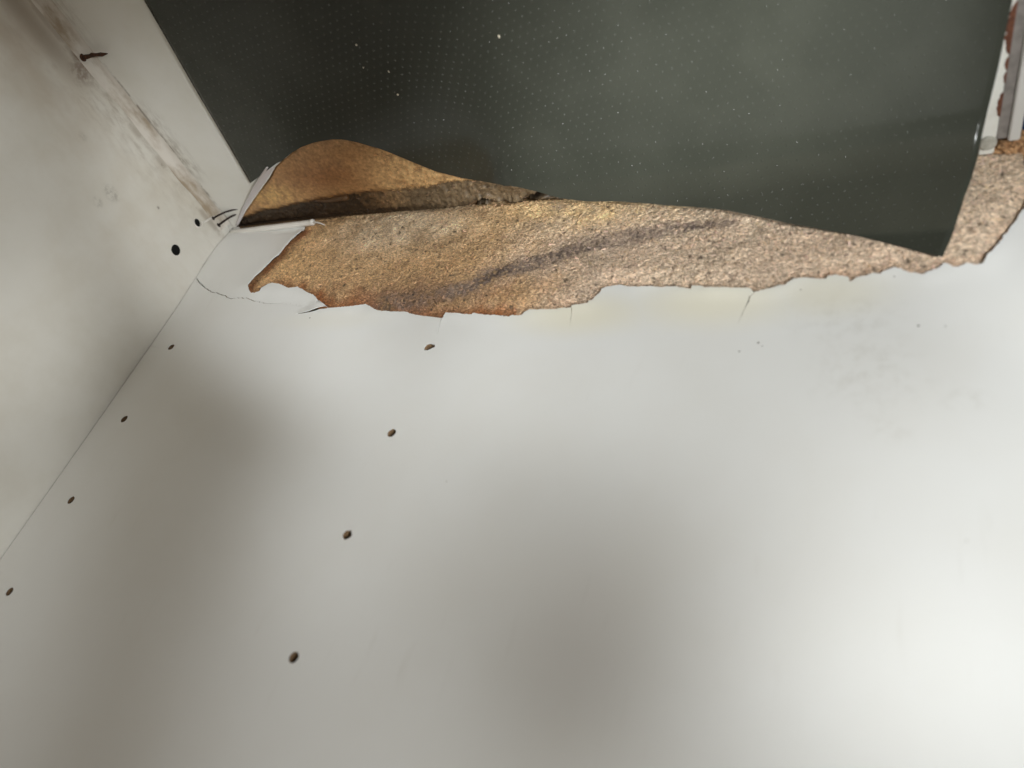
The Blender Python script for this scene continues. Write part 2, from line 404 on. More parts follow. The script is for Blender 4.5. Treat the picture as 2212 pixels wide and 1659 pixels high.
TOP = 720.0; FRONT = 562.0
ragged = lambda p, s: rag(resample(p, 1.2), .55, .8, s)
tear_line = FLAP_R + TEAR + TEAR2 + TEAR3 + TEAR4 + [(FRONT, 30.0)]

# ------------------------------------------------------------------ the cabinet
cabinet = empty('base_cabinet')
tag(cabinet, 'water damaged white cabinet interior with peeled side panel and shelf peg holes', 'cabinet')

# --- side panel: chipboard core
side_panel = box('side_panel', (-14, -18, -16), (FRONT-.6, -11.5, TOP), M_HOLE, cabinet)
side_panel['label'] = 'white side panel whose torn laminate bares brown particle board'

# laminate outline (X, Z)
flap = ragged([(FLAP_R[0][0]-1.5, 3.6)] + FLAP_R, 1)
c2L, c2R = notch(CRACK2, .7); c6L, c6R = notch(CRACK6, .22); c5L, c5R = notch(CRACK5, .22); c4L, c4R = notch(CRACK4, .42)
c1 = [(0.75, CRACK1[0][1]+3)] + rag(resample(CRACK1[1:], 2.2), 1.1, .45, 31)
c1L, c1R = notch(c1, .5)
def pick(L, R, nxt):          # which side is met first when coming from the left of the tear
    return (L, R)
outer = [(0.75, 2.2), (30, 3.0)] + flap
# crack 2 starts at the flap's tip and runs back to the left
outer += c2R[1:] + c2L[::-1][:-1]
outer += ragged(TEAR, 2)
outer += c6R[0:] + c6L[::-1]
outer += ragged(TEAR2, 3)
outer += c5R[0:] + c5L[::-1]
outer += ragged(TEAR3, 4)
outer += c4R[0:] + c4L[::-1]
outer += ragged(TEAR4, 5)
outer += [(FRONT, 34.0), (FRONT, TOP), (0.75, TOP)]
c3 = [(0.75, CRACK3[0][1])] + CRACK3[1:2]; c3 = [(0.75, CRACK3[0][1]-1), (9, CRACK3[0][1]+.2), (16, CRACK3[1][1])]
c3L, c3R = notch(c3, .2)
outer += [(0.75, 400), (0.75, 200), (0.75, c3[0][1]+.4)] + c3R[1:] + c3L[::-1][:-1] + [(0.75, c3[0][1]-.4), (0.75, 90), (0.75, c1[0][1]+.9)] + c1R[1:] + c1L[::-1][:-1] + [(0.75, c1[0][1]-.9), (0.75, 40), (0.75, 20)]

def circle(cx, cy, r, n=18, jit=.05, seed=0):
    return [(cx+r*(1+jit*nz(math.cos(a)*2, math.sin(a)*2, seed*7.3))*math.cos(a), cy+r*(1+jit*nz(math.cos(a)*2, math.sin(a)*2, seed*7.3))*math.sin(a)) for a in [2*math.pi*k/n for k in range(n)]]
peg = [HOLE1] + [circle(h[0], h[1], 2.75, 18, .22 if i == 5 else .12, i+1) for i, h in enumerate(HOLES)]

flap_zone = [(0, 0)] + FLAP_R + CRACK2 + CRACK1[::-1]
def lift(P):
    """how far the laminate stands off the board plane"""
    P = np.asarray(P, float)
    d = dist(P, tear_line)
    up = .75*sstep(11, 0, d)*(.6+.8*np.array([nz(p[0], p[1], 2, .06) for p in P]))
    up = np.maximum(up, 0)
    inz = inpoly(P, flap_zone) | (dist(P, FLAP_R[:-2]) < 1.6)
    dc = dist(P, CRACK1); dr = dist(P, FLAP_R)
    f = np.where(inz, 1.0*sstep(0, 12, dc) + .6*sstep(26, 0, dr)*sstep(0, 14, dc) + .06, 0)
    b = 2.3*np.exp(-(P[:, 0]/16)**2)*sstep(0, 10, P[:, 1])*sstep(110, 55, P[:, 1])
    sw = .5*np.array([nz(p[0], p[1], 5, .012) for p in P])*sstep(230, 110, P[:, 1])
    return up + f + b + sw

def sheet(name, outer, holes, to3d, thick, mat, parent, grid, liftf=None, inward=(0, -1, 0)):
    """flat sheet with holes: constrained triangulation + a dense grid, edges folded back by its thickness"""
    pts = [Vector(p) for p in outer]; edges = [(i, (i+1) % len(outer)) for i in range(len(outer))]
    for h in holes:
        k = len(pts); pts += [Vector(p) for p in h]; edges += [(k+i, k+(i+1) % len(h)) for i in range(len(h))]
    G = np.array(grid); ok = inpoly(G, outer)
    for h in holes: ok &= ~inpoly(G, h)
    ring = [outer+outer[:1]] + [h+h[:1] for h in holes]
    dd = np.min([dist(G, r) for r in ring], axis=0)
    G = G[ok & (dd > .5)]
    pts += [Vector(p) for p in G.tolist()]
    vs, es, fs, *_ = delaunay_2d_cdt(pts, edges, [], 0, 1e-5)
    V = np.array([(v[0], v[1]) for v in vs])
    cen = np.array([V[list(f)].mean(0) for f in fs])
    ok = inpoly(cen, outer)
    for h in holes: ok &= ~inpoly(cen, h)
    fs = [list(f) for f, k in zip(fs, ok) if k]
    lf = liftf(V) if liftf else np.zeros(len(V))
    P3 = [to3d(v[0], v[1], l) for v, l in zip(V, lf)]
    # orient towards the room
    nrm = (Vector(P3[fs[0][1]])-Vector(P3[fs[0][0]])).cross(Vector(P3[fs[0][2]])-Vector(P3[fs[0][0]]))
    cnt = {}
    for f in fs:
        for i in range(3):
            e = (f[i], f[(i+1) % 3]); cnt[e] = cnt.get(e, 0)+1
    boundary = [e for e in cnt if (e[1], e[0]) not in cnt]
    back = {}
    faces = list(fs)
    for a, b in boundary:
        for q in (a, b):
            if q not in back:
                back[q] = len(P3); p = P3[q]
                P3.append((p[0]+inward[0]*thick, p[1]+inward[1]*thick, p[2]+inward[2]*thick))
        faces.append([b, a, back[a], back[b]])
    used = sorted({i for f in faces for i in f}); rm = {u: i for i, u in enumerate(used)}
    P3 = [P3[u] for u in used]; faces = [[rm[i] for i in f] for f in faces]
    o = mesh_obj(name, P3, faces, mat, parent)
    o.data.polygons.foreach_set('use_smooth', [len(p.vertices) == 3 for p in o.data.polygons])
    bm = bmesh.new(); bm.from_mesh(o.data); 
    for e in bm.edges:
        if len(e.link_faces) == 2 and (len(e.link_faces[0].verts) != len(e.link_faces[1].verts)): e.smooth = False
    bm.to_mesh(o.data); bm.free()
    return o

grid = [(x+1.3*random.random(), z+1.3*random.random()) for x in np.arange(3, FRONT, 3.2) for z in np.arange(4, 150, 3.2)]
grid += [(x, z) for x in np.arange(8, FRONT, 14) for z in np.arange(155, TOP, 14)]
lam = sheet('laminate_sheet', outer, peg, lambda a, b, l: (a, l, b), .42, M_SIDE, side_panel, grid, lift)
lam['label'] = 'smooth white laminate with a ragged torn edge and hairline cracks'

for k, (cx, cz) in enumerate([(459.14, 93.31), (501.84, 86.66), (441.39, 128.53), (443.54, 130.68), (432.87, 134.13), (511.77, 118.99), (522.66, 119.56), (141.46, 102.87)]):
    r_ = .32+.13*(k % 3); out = circle(cx, cz, r_, 9, .5, k+20); yy = float(lift([(cx, cz)])[0])
    Vs = [(p[0], yy+.03, p[1]) for p in out] + [(cx+(p[0]-cx)*.6, yy+.22, cz+(p[1]-cz)*.6) for p in out]
    mesh_obj('dirt_speck', Vs, [(i, (i+1) % 9, 9+(i+1) % 9, 9+i) for i in range(9)] + [tuple(range(9, 18))], M_SPECK, side_panel, False)
# peg holes drilled in the board behind the laminate
def cup(name, outline, to3d, depth, mat, parent):
    n = len(outline); V = []
    c = np.mean(outline, axis=0)
    for d, s in ((.4, 1.04), (depth*.5, 1.0), (depth, .92)):
        V += [to3d(c[0]+(p[0]-c[0])*s, c[1]+(p[1]-c[1])*s, -d) for p in outline]
    F = [(k*n+i, k*n+(i+1) % n, (k+1)*n+(i+1) % n, (k+1)*n+i) for k in range(2) for i in range(n)]
    F.append(tuple(2*n+i for i in range(n)))
    return mesh_obj(name, V, F, mat, parent, smooth=False)
for i, h in enumerate(peg):
    cup('peg_hole', h, lambda a, b, l: (a, l, b), 9.5, M_HOLE, side_panel)

# --- bare board on the wall
def wall_tint(P, d):
    x, z = P[:, 0], P[:, 1]
    n1 = np.array([fbm(p[0], p[1], 1, .018, 4) for p in P]); n2 = np.array([fbm(p[0], p[1], 7, .07, 4) for p in P]); n3 = np.array([nz(p[0], p[1], 3, .45) for p in P])
    mixc = lambda c, o, t: c*(1-t[:, None]) + np.array(o)[None]*t[:, None]
    c = np.tile(np.array((.49, .325, .172)), (len(P), 1))
    c = mixc(c, (.525, .415, .305), sstep(250, 350, x+40*n1))
    c = mixc(c, (.45, .345, .255), np.clip(sstep(255, 330, x+30*n1)*sstep(30, 62, z+22*n2)*(.75+.7*n1), 0, .85))
    c = mixc(c, (.48, .31, .15), sstep(165, 95, x+20*n1)*.85)
    c = mixc(c, (.66, .55, .40), np.clip(np.exp(-((x-185)/55)**2-((z-14)/24)**2)*(1.1+.8*n2), 0, .95))
    c = mixc(c, (.62, .45, .24), np.clip(np.exp(-((x-330)/85)**2-((z-10)/20)**2)*(.9+.8*n2), 0, .9))
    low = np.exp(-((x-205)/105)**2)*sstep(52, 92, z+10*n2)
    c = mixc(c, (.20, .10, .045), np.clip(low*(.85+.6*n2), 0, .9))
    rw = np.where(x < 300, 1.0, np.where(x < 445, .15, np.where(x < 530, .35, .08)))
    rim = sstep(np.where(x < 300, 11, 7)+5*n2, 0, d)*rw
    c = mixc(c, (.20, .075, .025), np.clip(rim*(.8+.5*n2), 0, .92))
    ds = dist(P, STREAK); w = 10.0 - 5.5*sstep(370, 420, x) + 5*sstep(260, 200, x)
    st = sstep(1.0, .15, ds/(w*(1+.5*n2)))*(.6+1.0*n3)*np.where(x < 245, .5, 1)
    c = mixc(c, (.080, .060, .055), np.clip(st*1.5, 0, .93))
    hal = sstep(1.0, 0, ds/(w*2.4))*np.where(x < 245, .5, 1)
    c = mixc(c, (.31, .235, .175), np.clip(hal*(.35+.6*n2), 0, .5))
    sp = np.array([noise.noise(Vector((p[0]*.32, p[1]*.32, 17))) for p in P])
    c = mixc(c, (.06, .045, .03), np.clip(sstep(.47, .62, sp), 0, .8))
    c *= (1+.28*n2+.22*n3)[:, None]
    return np.clip(c*(1.12+.05*sstep(250, 350, x))[:, None], .01, .85)

step = .85
xs = np.arange(1.0, FRONT-.5, step); zs = np.arange(-9, 128, step)
PX, PZ = np.meshgrid(xs, zs, indexing='ij'); P = np.stack([PX.ravel(), PZ.ravel()], 1)
expo = [(-1, -12)] + [(FLAP_R[0][0]-30, -12), (FLAP_R[0][0]-1.5, 3.6)] + FLAP_R + TEAR + TEAR2 + TEAR3 + TEAR4 + [(FRONT+2, 30), (FRONT+2, -12)]
ins = inpoly(P, expo); d = dist(P, tear_line); sd = np.where(ins, d, -d)
h = -1.15 + 2.6*sstep(0, 16, sd)*(1-.25*sstep(40, 0, P[:, 1]))
nA = np.array([fbm(p[0], p[1], 3, .03, 3) for p in P]); nB = np.array([fbm(p[0], p[1], 9, .35, 4) for p in P])
h = h + np.where(ins, (1.3*nA*sstep(0, 14, sd) + .46*nB*sstep(0, 2.5, sd)), -.25)
# lower edge turns in towards the floor joint
h -= 5*sstep(2.5, -6, P[:, 1]+2*nA)
keep = sd > -5
idx = -np.ones(len(P), int); idx[keep] = np.arange(keep.sum())
nx, nzv = len(xs), len(zs); F = []
I = idx.reshape(nx, nzv)
for i in range(nx-1):
    for k in range(nzv-1):
        q = (I[i, k], I[i, k+1], I[i+1, k+1], I[i+1, k])
        if min(q) >= 0: F.append(q)
tw = wall_tint(P[keep], np.maximum(sd[keep], 0))
V = [(p[0], y, p[1]) for p, y in zip(P[keep], h[keep])]
wall_board = mesh_obj('bare_particle_board', V, F, M_BOARD, side_panel, True, np.c_[tw, np.ones(len(tw))])
wall_board['label'] = 'swollen brown particle board bared by the torn laminate'

# loose chips standing in the bare surface: too many to count
def flakes(name, cand, hs, tint, n, to3d, parent, nrm):
    sel = np.random.choice(len(cand), n)
    V = []; F = []; C = []
    for s in sel:
        x, z = cand[s]; y = hs[s]
        L = random.uniform(.5, 1.6)*(1 if random.random() > .05 else 2.2); w = L*random.uniform(.18, .5); a = random.gauss(.5, .8)
        ca, sa = math.cos(a), math.sin(a); tl = random.gauss(0, .3); tw_ = random.gauss(0, .3)
        br = random.choice((.45, .75, 1.0, 1.15, 1.35, 1.6)); 
        if random.random() < .10: br = 2.0
        col = np.clip(tint[s]*br*np.array((1.02, random.uniform(.9, 1.0), random.uniform(.8, 1.05))), .01, 9); col = col*min(1, .75/col.max())
        ox = random.uniform(-.4, .4); oz = random.uniform(-.4, .4); k = len(V)
        off = random.uniform(.05, .25)
        for u, v, t in ((-1, -.7, 0), (.9, -1, 0), (1, .8, 0), (-.8, 1, 0), (0, 0, .28)):
            px = u*L/2; pz = v*w/2
            V.append(to3d(x+ox+px*ca-pz*sa, z+oz+px*sa+pz*ca, y+off+px*math.sin(tl)+pz*math.sin(tw_)+t*w))
            C.append((*col, 1))
        F += [(k, k+1, k+4), (k+1, k+2, k+4), (k+2, k+3, k+4), (k+3, k, k+4)]
    o = mesh_obj(name, V, F, M_FLAKE, parent, False, C); o['kind'] = 'stuff'
    return o
kk = keep & (sd > .8)
rows = np.flatnonzero(kk); lookup = idx[rows]
flakes('wood_chips', P[rows], h[rows], tw[lookup], 34000, lambda a, b, y: (a, y, b), side_panel, None)

# --- back panel
bh1 = circle(BHOLES[0][0], BHOLES[0][1], 3.6, 20, .04, 3); bh2 = circle(BHOLES[1][0], BHOLES[1][1], 4.3, 20, .04, 4)
bp = sheet('back_panel', [(-13, -14), (620, -14), (620, TOP), (-13, TOP)], [bh1, bh2], lambda a, b, l: (l, a, b), .4, M_BACK, cabinet,
           [(a, b) for a in np.arange(-5, 615, 20) for b in np.arange(-5, TOP, 20)], None, (-1, 0, 0))
bp['label'] = 'stained white back panel with two drilled holes'
for hh, dep in ((bh1, 40), (bh2, 40)):
    cup('screw_hole', hh, lambda a, b, l: (l, a, b), dep, M_DARK, bp)
ring_pts = [(1.0, BHOLES[0][0]+4.1*math.cos(a)+.5, BHOLES[0][1]+4.1*math.sin(a)-.6) for a in [2*math.pi*k/24 for k in range(17)]]
Vv, Ff = tube([(.5, p[1]-.6, p[2]-.4) for p in ring_pts], [.5+.35*math.sin(i*.2) for i in range(17)], 8)
mesh_obj('hole_rim', Vv, Ff, M_WCAULK, bp)
Vv, Ff = tube([(.3, 25.0, 17.5), (.6, 23.4, 13), (.7, 21.8, 8), (0.75, 20.3, 3.5)], [.5, .9, .8, .6], 8)
mesh_obj('caulk_smear', Vv, Ff, M_WCAULK, bp)

# --- floor of the cabinet
floor_panel = box('floor_panel', (-6, -9, -18), (541, 620, -9.5), M_HOLE, cabinet)
floor_panel['label'] = 'cabinet floor panel swollen by water'
fl_out = rag(resample([(-.5, 2.0)] + [(p[0], p[1]+.5) for p in FLOORLAM[1:]] + [(118, 66), (150, 84), (240, 92), (330, 90), (420, 60), (520, 22), (541, 12)], 1.5), .35, .6, 6) + [(541, 620), (-.5, 620)]
def flift(P):
    d = dist(P, FLOORLAM[1:])
    return 2.4*sstep(14, 0, d)*sstep(-5, 25, P[:, 0])
fl = sheet('floor_laminate', fl_out, [], lambda a, b, l: (a, b, l), 1.0, M_FLOOR, floor_panel,
           [(a, b) for a in np.arange(2, 150, 4) for b in np.arange(8, 200, 4)] + [(a, b) for a in np.arange(150, 540, 20) for b in np.arange(100, 615, 20)], flift, (0, 0, -1))
# the curled lip where the floor laminate has torn off
lip = resample(LIP, 3)
V = []; F = []
n = 7
for i, (px, py) in enumerate(resample([(14, 8), (24, 15), (35, 22.5), (57, 36), (80, 50), (90, 56)], 2.5)):
    t = i/38.0; rr = 1.2+2.6*min(1, t*1.6)
    for k in range(n):
        a = math.pi*.95*k/(n-1)
        off = rr*math.sin(a*.5)*1.4; up = rr*(1-math.cos(a))*.5
        V.append((px-off*.52*1.0+.8, py+off*.85-1.2, 2.0+up+.3*nz(px, py, k, .2)))
m_ = len(V)//n
for i in range(m_-1):
    for k in range(n-1): F.append((i*n+k, (i+1)*n+k, (i+1)*n+k+1, i*n+k+1))
lipo = mesh_obj('laminate_lip', V, F, M_LIP, floor_panel)
sol = lipo.modifiers.new('thick', 'SOLIDIFY'); sol.thickness = .5*K; sol.offset = 0

# bare floor board beside the joint
step = .9
xs = np.arange(-1, 345, step); ys = np.arange(-1.5, 118, step)
PX, PY = np.meshgrid(xs, ys, indexing='ij'); P = np.stack([PX.ravel(), PY.ravel()], 1)
x, y = P[:, 0], P[:, 1]
nA = np.array([fbm(p[0], p[1], 2, .025, 3) for p in P]); nB = np.array([fbm(p[0], p[1], 5, .3, 4) for p in P]); nC = np.array([nz(p[0], p[1], 4, .5) for p in P])
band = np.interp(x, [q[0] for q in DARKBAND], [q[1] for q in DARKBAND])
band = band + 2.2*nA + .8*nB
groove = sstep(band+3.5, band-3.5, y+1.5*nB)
rough = np.maximum(groove, sstep(150, 205, x))*.9+.1
h = -.8 + 1.6*np.exp(-((x-125)/60)**2-((y-52)/26)**2) - 3.6*groove*sstep(330, 240, x) + .9*nA + rough*(.75*nB+.2*nC)
fr = sstep(185, 215, x)*sstep(30, 14, y)
h += fr*(2.2*np.array([fbm(p[0], p[1], 8, .11, 4) for p in P]) + .7*nB)
ck = dist(P, CRACKFLOOR); h -= 7.0*sstep(2.2, .2, ck + .5*nB)*sstep(185, 200, x)
h -= 3.0*sstep(4.5, 0, y)*sstep(215, 120, x)
lam_line = [(-8, -3)] + FLOORLAM[1:] + [(118, 66), (150, 84), (240, 92), (330, 90), (420, 60)]
inside = inpoly(P, [(-8, -8)] + lam_line + [(420, -8)])
h = np.where(inside, h, -2.2)
mixc = lambda c, o, t: c*(1-t[:, None]) + np.array(o)[None]*t[:, None]
c = np.tile(np.array((.33, .18, .075)), (len(P), 1))
c = mixc(c, (.52, .34, .16), np.clip(sstep(145, 190, x+18*nA)*(.8+.5*nB), 0, .95))
c = mixc(c, (.20, .085, .028), np.clip(np.exp(-((x-128)/30)**2-((y-42)/15)**2)*(.95+.7*nA), 0, .85))
c = mixc(c, (.26, .13, .045), np.clip(np.exp(-((x-165)/30)**2-((y-58)/12)**2)*(.8+.6*nA), 0, .8))
c = mixc(c, (.46, .29, .11), np.clip(np.exp(-((x-66)/26)**2-((y-30)/11)**2)*(.7+.9*nB), 0, .8))
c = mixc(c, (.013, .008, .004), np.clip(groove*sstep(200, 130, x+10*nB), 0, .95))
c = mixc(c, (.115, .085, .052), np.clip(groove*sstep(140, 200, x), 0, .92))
c = mixc(c, (.012, .008, .005), np.clip(sstep(3.6, .5, ck+1.4*nB)*sstep(185, 200, x), 0, .95))
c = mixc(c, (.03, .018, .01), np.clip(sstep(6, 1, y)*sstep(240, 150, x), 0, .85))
c = np.clip(c*1.35*(1+.25*nB+.2*nC*rough)[:, None], .004, .85)
F = [(i*len(ys)+k, (i+1)*len(ys)+k, (i+1)*len(ys)+k+1, i*len(ys)+k+1) for i in range(len(xs)-1) for k in range(len(ys)-1)]
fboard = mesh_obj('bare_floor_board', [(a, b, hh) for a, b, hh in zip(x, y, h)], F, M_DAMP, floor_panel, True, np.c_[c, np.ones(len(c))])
fboard['label'] = 'damp dark brown board bared beside the mat'
rr = np.flatnonzero(inside & (rough > .6) & (y > 1) & (y < 60) & (x > 60))
flakes('wood_chips', P[rr], h[rr], c[rr], 6000, lambda a, b, yy: (a, b, yy), floor_panel, None)
# finger-like peeling of the soaked board
Vv, Ff = tube([(q[0], q[1], .5+.9*i) for i, q in enumerate(resample(FINGER, 4))], [1.0+1.0*min(i/6, 1)-.8*(i > 9) for i in range(len(resample(FINGER, 4)))], 10)
nt = NT('wet_fibre'); set_b(nt, Base_Color=(.09, .043, .014, 1), Roughness=.6); M_FIB = nt.m
mesh_obj('peeled_fibre', Vv, Ff, M_FIB, floor_panel)

# --- bead of old caulk in the joint between floor and back panel
V = []; F = []
ys = np.arange(8, 618, 3.0); n = 7
for i, yy in enumerate(ys):
    a_ = 6.0+1.2*nz(yy, 1, 0, .04)+.5*nz(yy, 4, 0, .2); b_ = 8.2+1.8*nz(yy, 9, 0, .035)
    for k in range(n):
        t = k/(n-1); bow = .32*math.sin(math.pi*t)
        V.append((max(.05, a_*(1-t)-a_*bow*.5)+.05, yy, max(.05, b_*t-b_*bow*.5)+.05))
for i in range(len(ys)-1):
    for k in range(n-1): F.append((i*n+k, i*n+k+1, (i+1)*n+k+1, (i+1)*n+k))
mesh_obj('caulk_bead', V, F, M_CAULK, cabinet)
# loose white bead along the side joint
pts = [(2.5, 1.4, 2.6), (12, 1.9, 3.0), (30, 2.3, 3.3), (50, 2.5, 3.2), (70, 2.5, 2.8), (86, 2.6, 2.5), (91, 2.7, 2.5)]
pp = [Vector(pts[0])]
for a, b in zip(pts[:-1], pts[1:]):
    for k in range(1, 5): pp.append(Vector(a).lerp(Vector(b), k/4))
Vv, Ff = tube(pp, [1.35+1.05*min(1, i/10)+.12*nz(i, 3, 0, .7) for i in range(len(pp))], 12)
strip = mesh_obj('caulk_strip', Vv, Ff, M_WCAULK, cabinet)
bm = bmesh.new(); bmesh.ops.create_uvsphere(bm, u_segments=14, v_segments=9, radius=2.7*K)
for v in bm.verts: v.co += Vector((91.5, 3.0, 2.6))*K
me = bpy.data.meshes.new('caulk_blob'); bm.to_mesh(me); bm.free(); me.materials.append(M_WCAULK)
me.polygons.foreach_set('use_smooth', [True]*len(me.polygons))
o = bpy.data.objects.new('caulk_blob', me); scene.collection.objects.link(o); o.parent = strip
Vv, Ff = tube([(92, 3.3, 3), (97, 3.8, 4.0), (102, 3.6, 5.6), (107, 2.8, 7.6)], [1.0, .75, .6, .25], 8)
o = mesh_obj('caulk_thread', Vv, Ff, M_WCAULK, strip)

# --- front edging of the floor
front = box('front_edge', (541.2, 1.2, -18), (548.6, 620, 0.6), M_EWHITE, cabinet, .7)
front['label'] = 'white front edging with rust brown chips'
box('front_groove', (548.8, 8.5, -18), (554.0, 620, -2.0), M_EGREY, front, .4)
box('front_lip', (554.2, 7.5, -18), (559.4, 620, -.4), M_EPALE, front, .6)
for (ya, yb, wd) in ((24, 38, 2.0), (43, 49, 1.0), (50, 57, 1.3), (58, 84, 3.0), (86, 110, 2.2), (118, 150, 2.6)):
    L = np.linspace(ya, yb, 26); V = []
    for i, yy in enumerate(L):
        e = math.sin(math.pi*i/25)**.5; w = wd*e*(1+.55*nz(yy, 2, 0, .5))
        V.append((548.75-w, yy, .68)); V.append((548.9, yy, .68))
    k = len(V)
    V += [(v[0]+.1, v[1], v[2]-.4) for v in V]
    F = [(2*i, 2*i+1, 2*i+3, 2*i+2) for i in range(25)] + [(2*i, 2*i+2, k+2*i+2, k+2*i) for i in range(25)] + [(2*i+1, k+2*i+1, k+2*i+3, 2*i+3) for i in range(25)]
    mesh_obj('rust_chip', V, F, M_ERUST, front, False)
# round cap at the end of the edging
bm = bmesh.new(); bmesh.ops.create_cone(bm, cap_ends=True, segments=28, radius1=4.2*K, radius2=3.8*K, depth=1.8*K)
bmesh.ops.bevel(bm, geom=[e for e in bm.edges if len(e.link_faces) == 2 and e.calc_face_angle() > .5], offset=.4*K, segments=2, affect='EDGES')
for v in bm.verts: v.co += Vector((545.2, 9.2, 1.55))*K
me = bpy.data.meshes.new('end_cap'); bm.to_mesh(me); bm.free(); me.materials.append(M_DISC)
o = bpy.data.objects.new('end_cap', me); scene.collection.objects.link(o); o.parent = front
# crumbling lump of board at the front corner
bm = bmesh.new(); bmesh.ops.create_icosphere(bm, subdivisions=5, radius=1)
lump_c = []
for v in bm.verts:
    p = v.co.copy(); f = 1+.28*fbm(p.x*1.5, p.y*1.5, p.z*1.5, 1.0, 4)+.10*fbm(p.x*6, p.y*6, p.z*6, 1, 4)
    p = p*f; q = Vector((557.5+9.5*p.x, -1.0+7.0*p.y, -6.0+9.0*p.z))
    g = fbm(p.x*3, p.y*3, p.z*3, 1, 4); b_ = np.clip(.5+.8*g, 0, 1)
    lump_c.append((.16+.36*b_, .07+.24*b_, .025+.13*b_, 1))
    v.co = q*K
me = bpy.data.meshes.new('board_lump'); bm.to_mesh(me); bm.free(); me.materials.append(M_BOARD)
ca = me.color_attributes.new('tint', 'FLOAT_COLOR', 'POINT'); ca.data.foreach_set('color', np.array(lump_c, dtype=np.float32).ravel())
me.polygons.foreach_set('use_smooth', [True]*len(me.polygons))
o = bpy.data.objects.new('board_lump', me); scene.collection.objects.link(o); o.parent = side_panel

# ------------------------------------------------------------------ the dark mat
CREST = ((50, 2.0), (90, 3.0), (125, 4.5), (160, 4.0), (200, 2.0), (236, .3), (250, 0.0), (600, 0.0))   # the mat rides up over the swollen floor
BEND = ((200, 68, 80), (240, 66, 78), (254, 62, 74), (294, 52, 60), (335, 45, 48), (380, 40, 40), (434, 38, 34), (500, 38, 30), (560, 38, 30))   # X, start of the bend, its radius
def mat_h(X, Y=200.0):                         # height of the mat over the floor
    return 1.6 + float(np.interp(X, [p[0] for p in CREST], [p[1] for p in CREST]))
def mat_point(X, s):
    """X along the cabinet, s = distance along the section: s<0 leaning on the wall, s>q along the floor"""
    g = float(sstep(225, 290, X)); wall_y = 3.2
    bx = [p[0] for p in BEND]
    yb = float(np.interp(X, bx, [p[1] for p in BEND])); yb = wall_y+1+(yb-wall_y-1)*(.05+.95*g)
    rise = 9.5*g; Ls = 95.0
    a0 = math.atan(2*rise/Ls); a1 = math.radians(66)
    r = float(np.interp(X, bx, [p[2] for p in BEND])); r = min(r, (yb-wall_y)/(math.sin(a1)-math.sin(a0))); q = r*(a1-a0)
    if s >= q:
        Y = yb+(s-q); u = max(0.0, 1-(s-q)/Ls)
        return Vector((X, Y, mat_h(X, Y)+rise*u*u))
    zb = mat_h(X, yb)+rise
    if s >= 0:
        a = a1-(a1-a0)*s/q
        return Vector((X, yb-r*(math.sin(a)-math.sin(a0)), zb+r*(math.cos(a0)-math.cos(a))))
    y1 = yb-r*(math.sin(a1)-math.sin(a0)); z1 = zb+r*(math.cos(a0)-math.cos(a1))
    return Vector((X, max(y1+s*math.cos(a1), 3.4+.02*s), z1-s*math.sin(a1)))
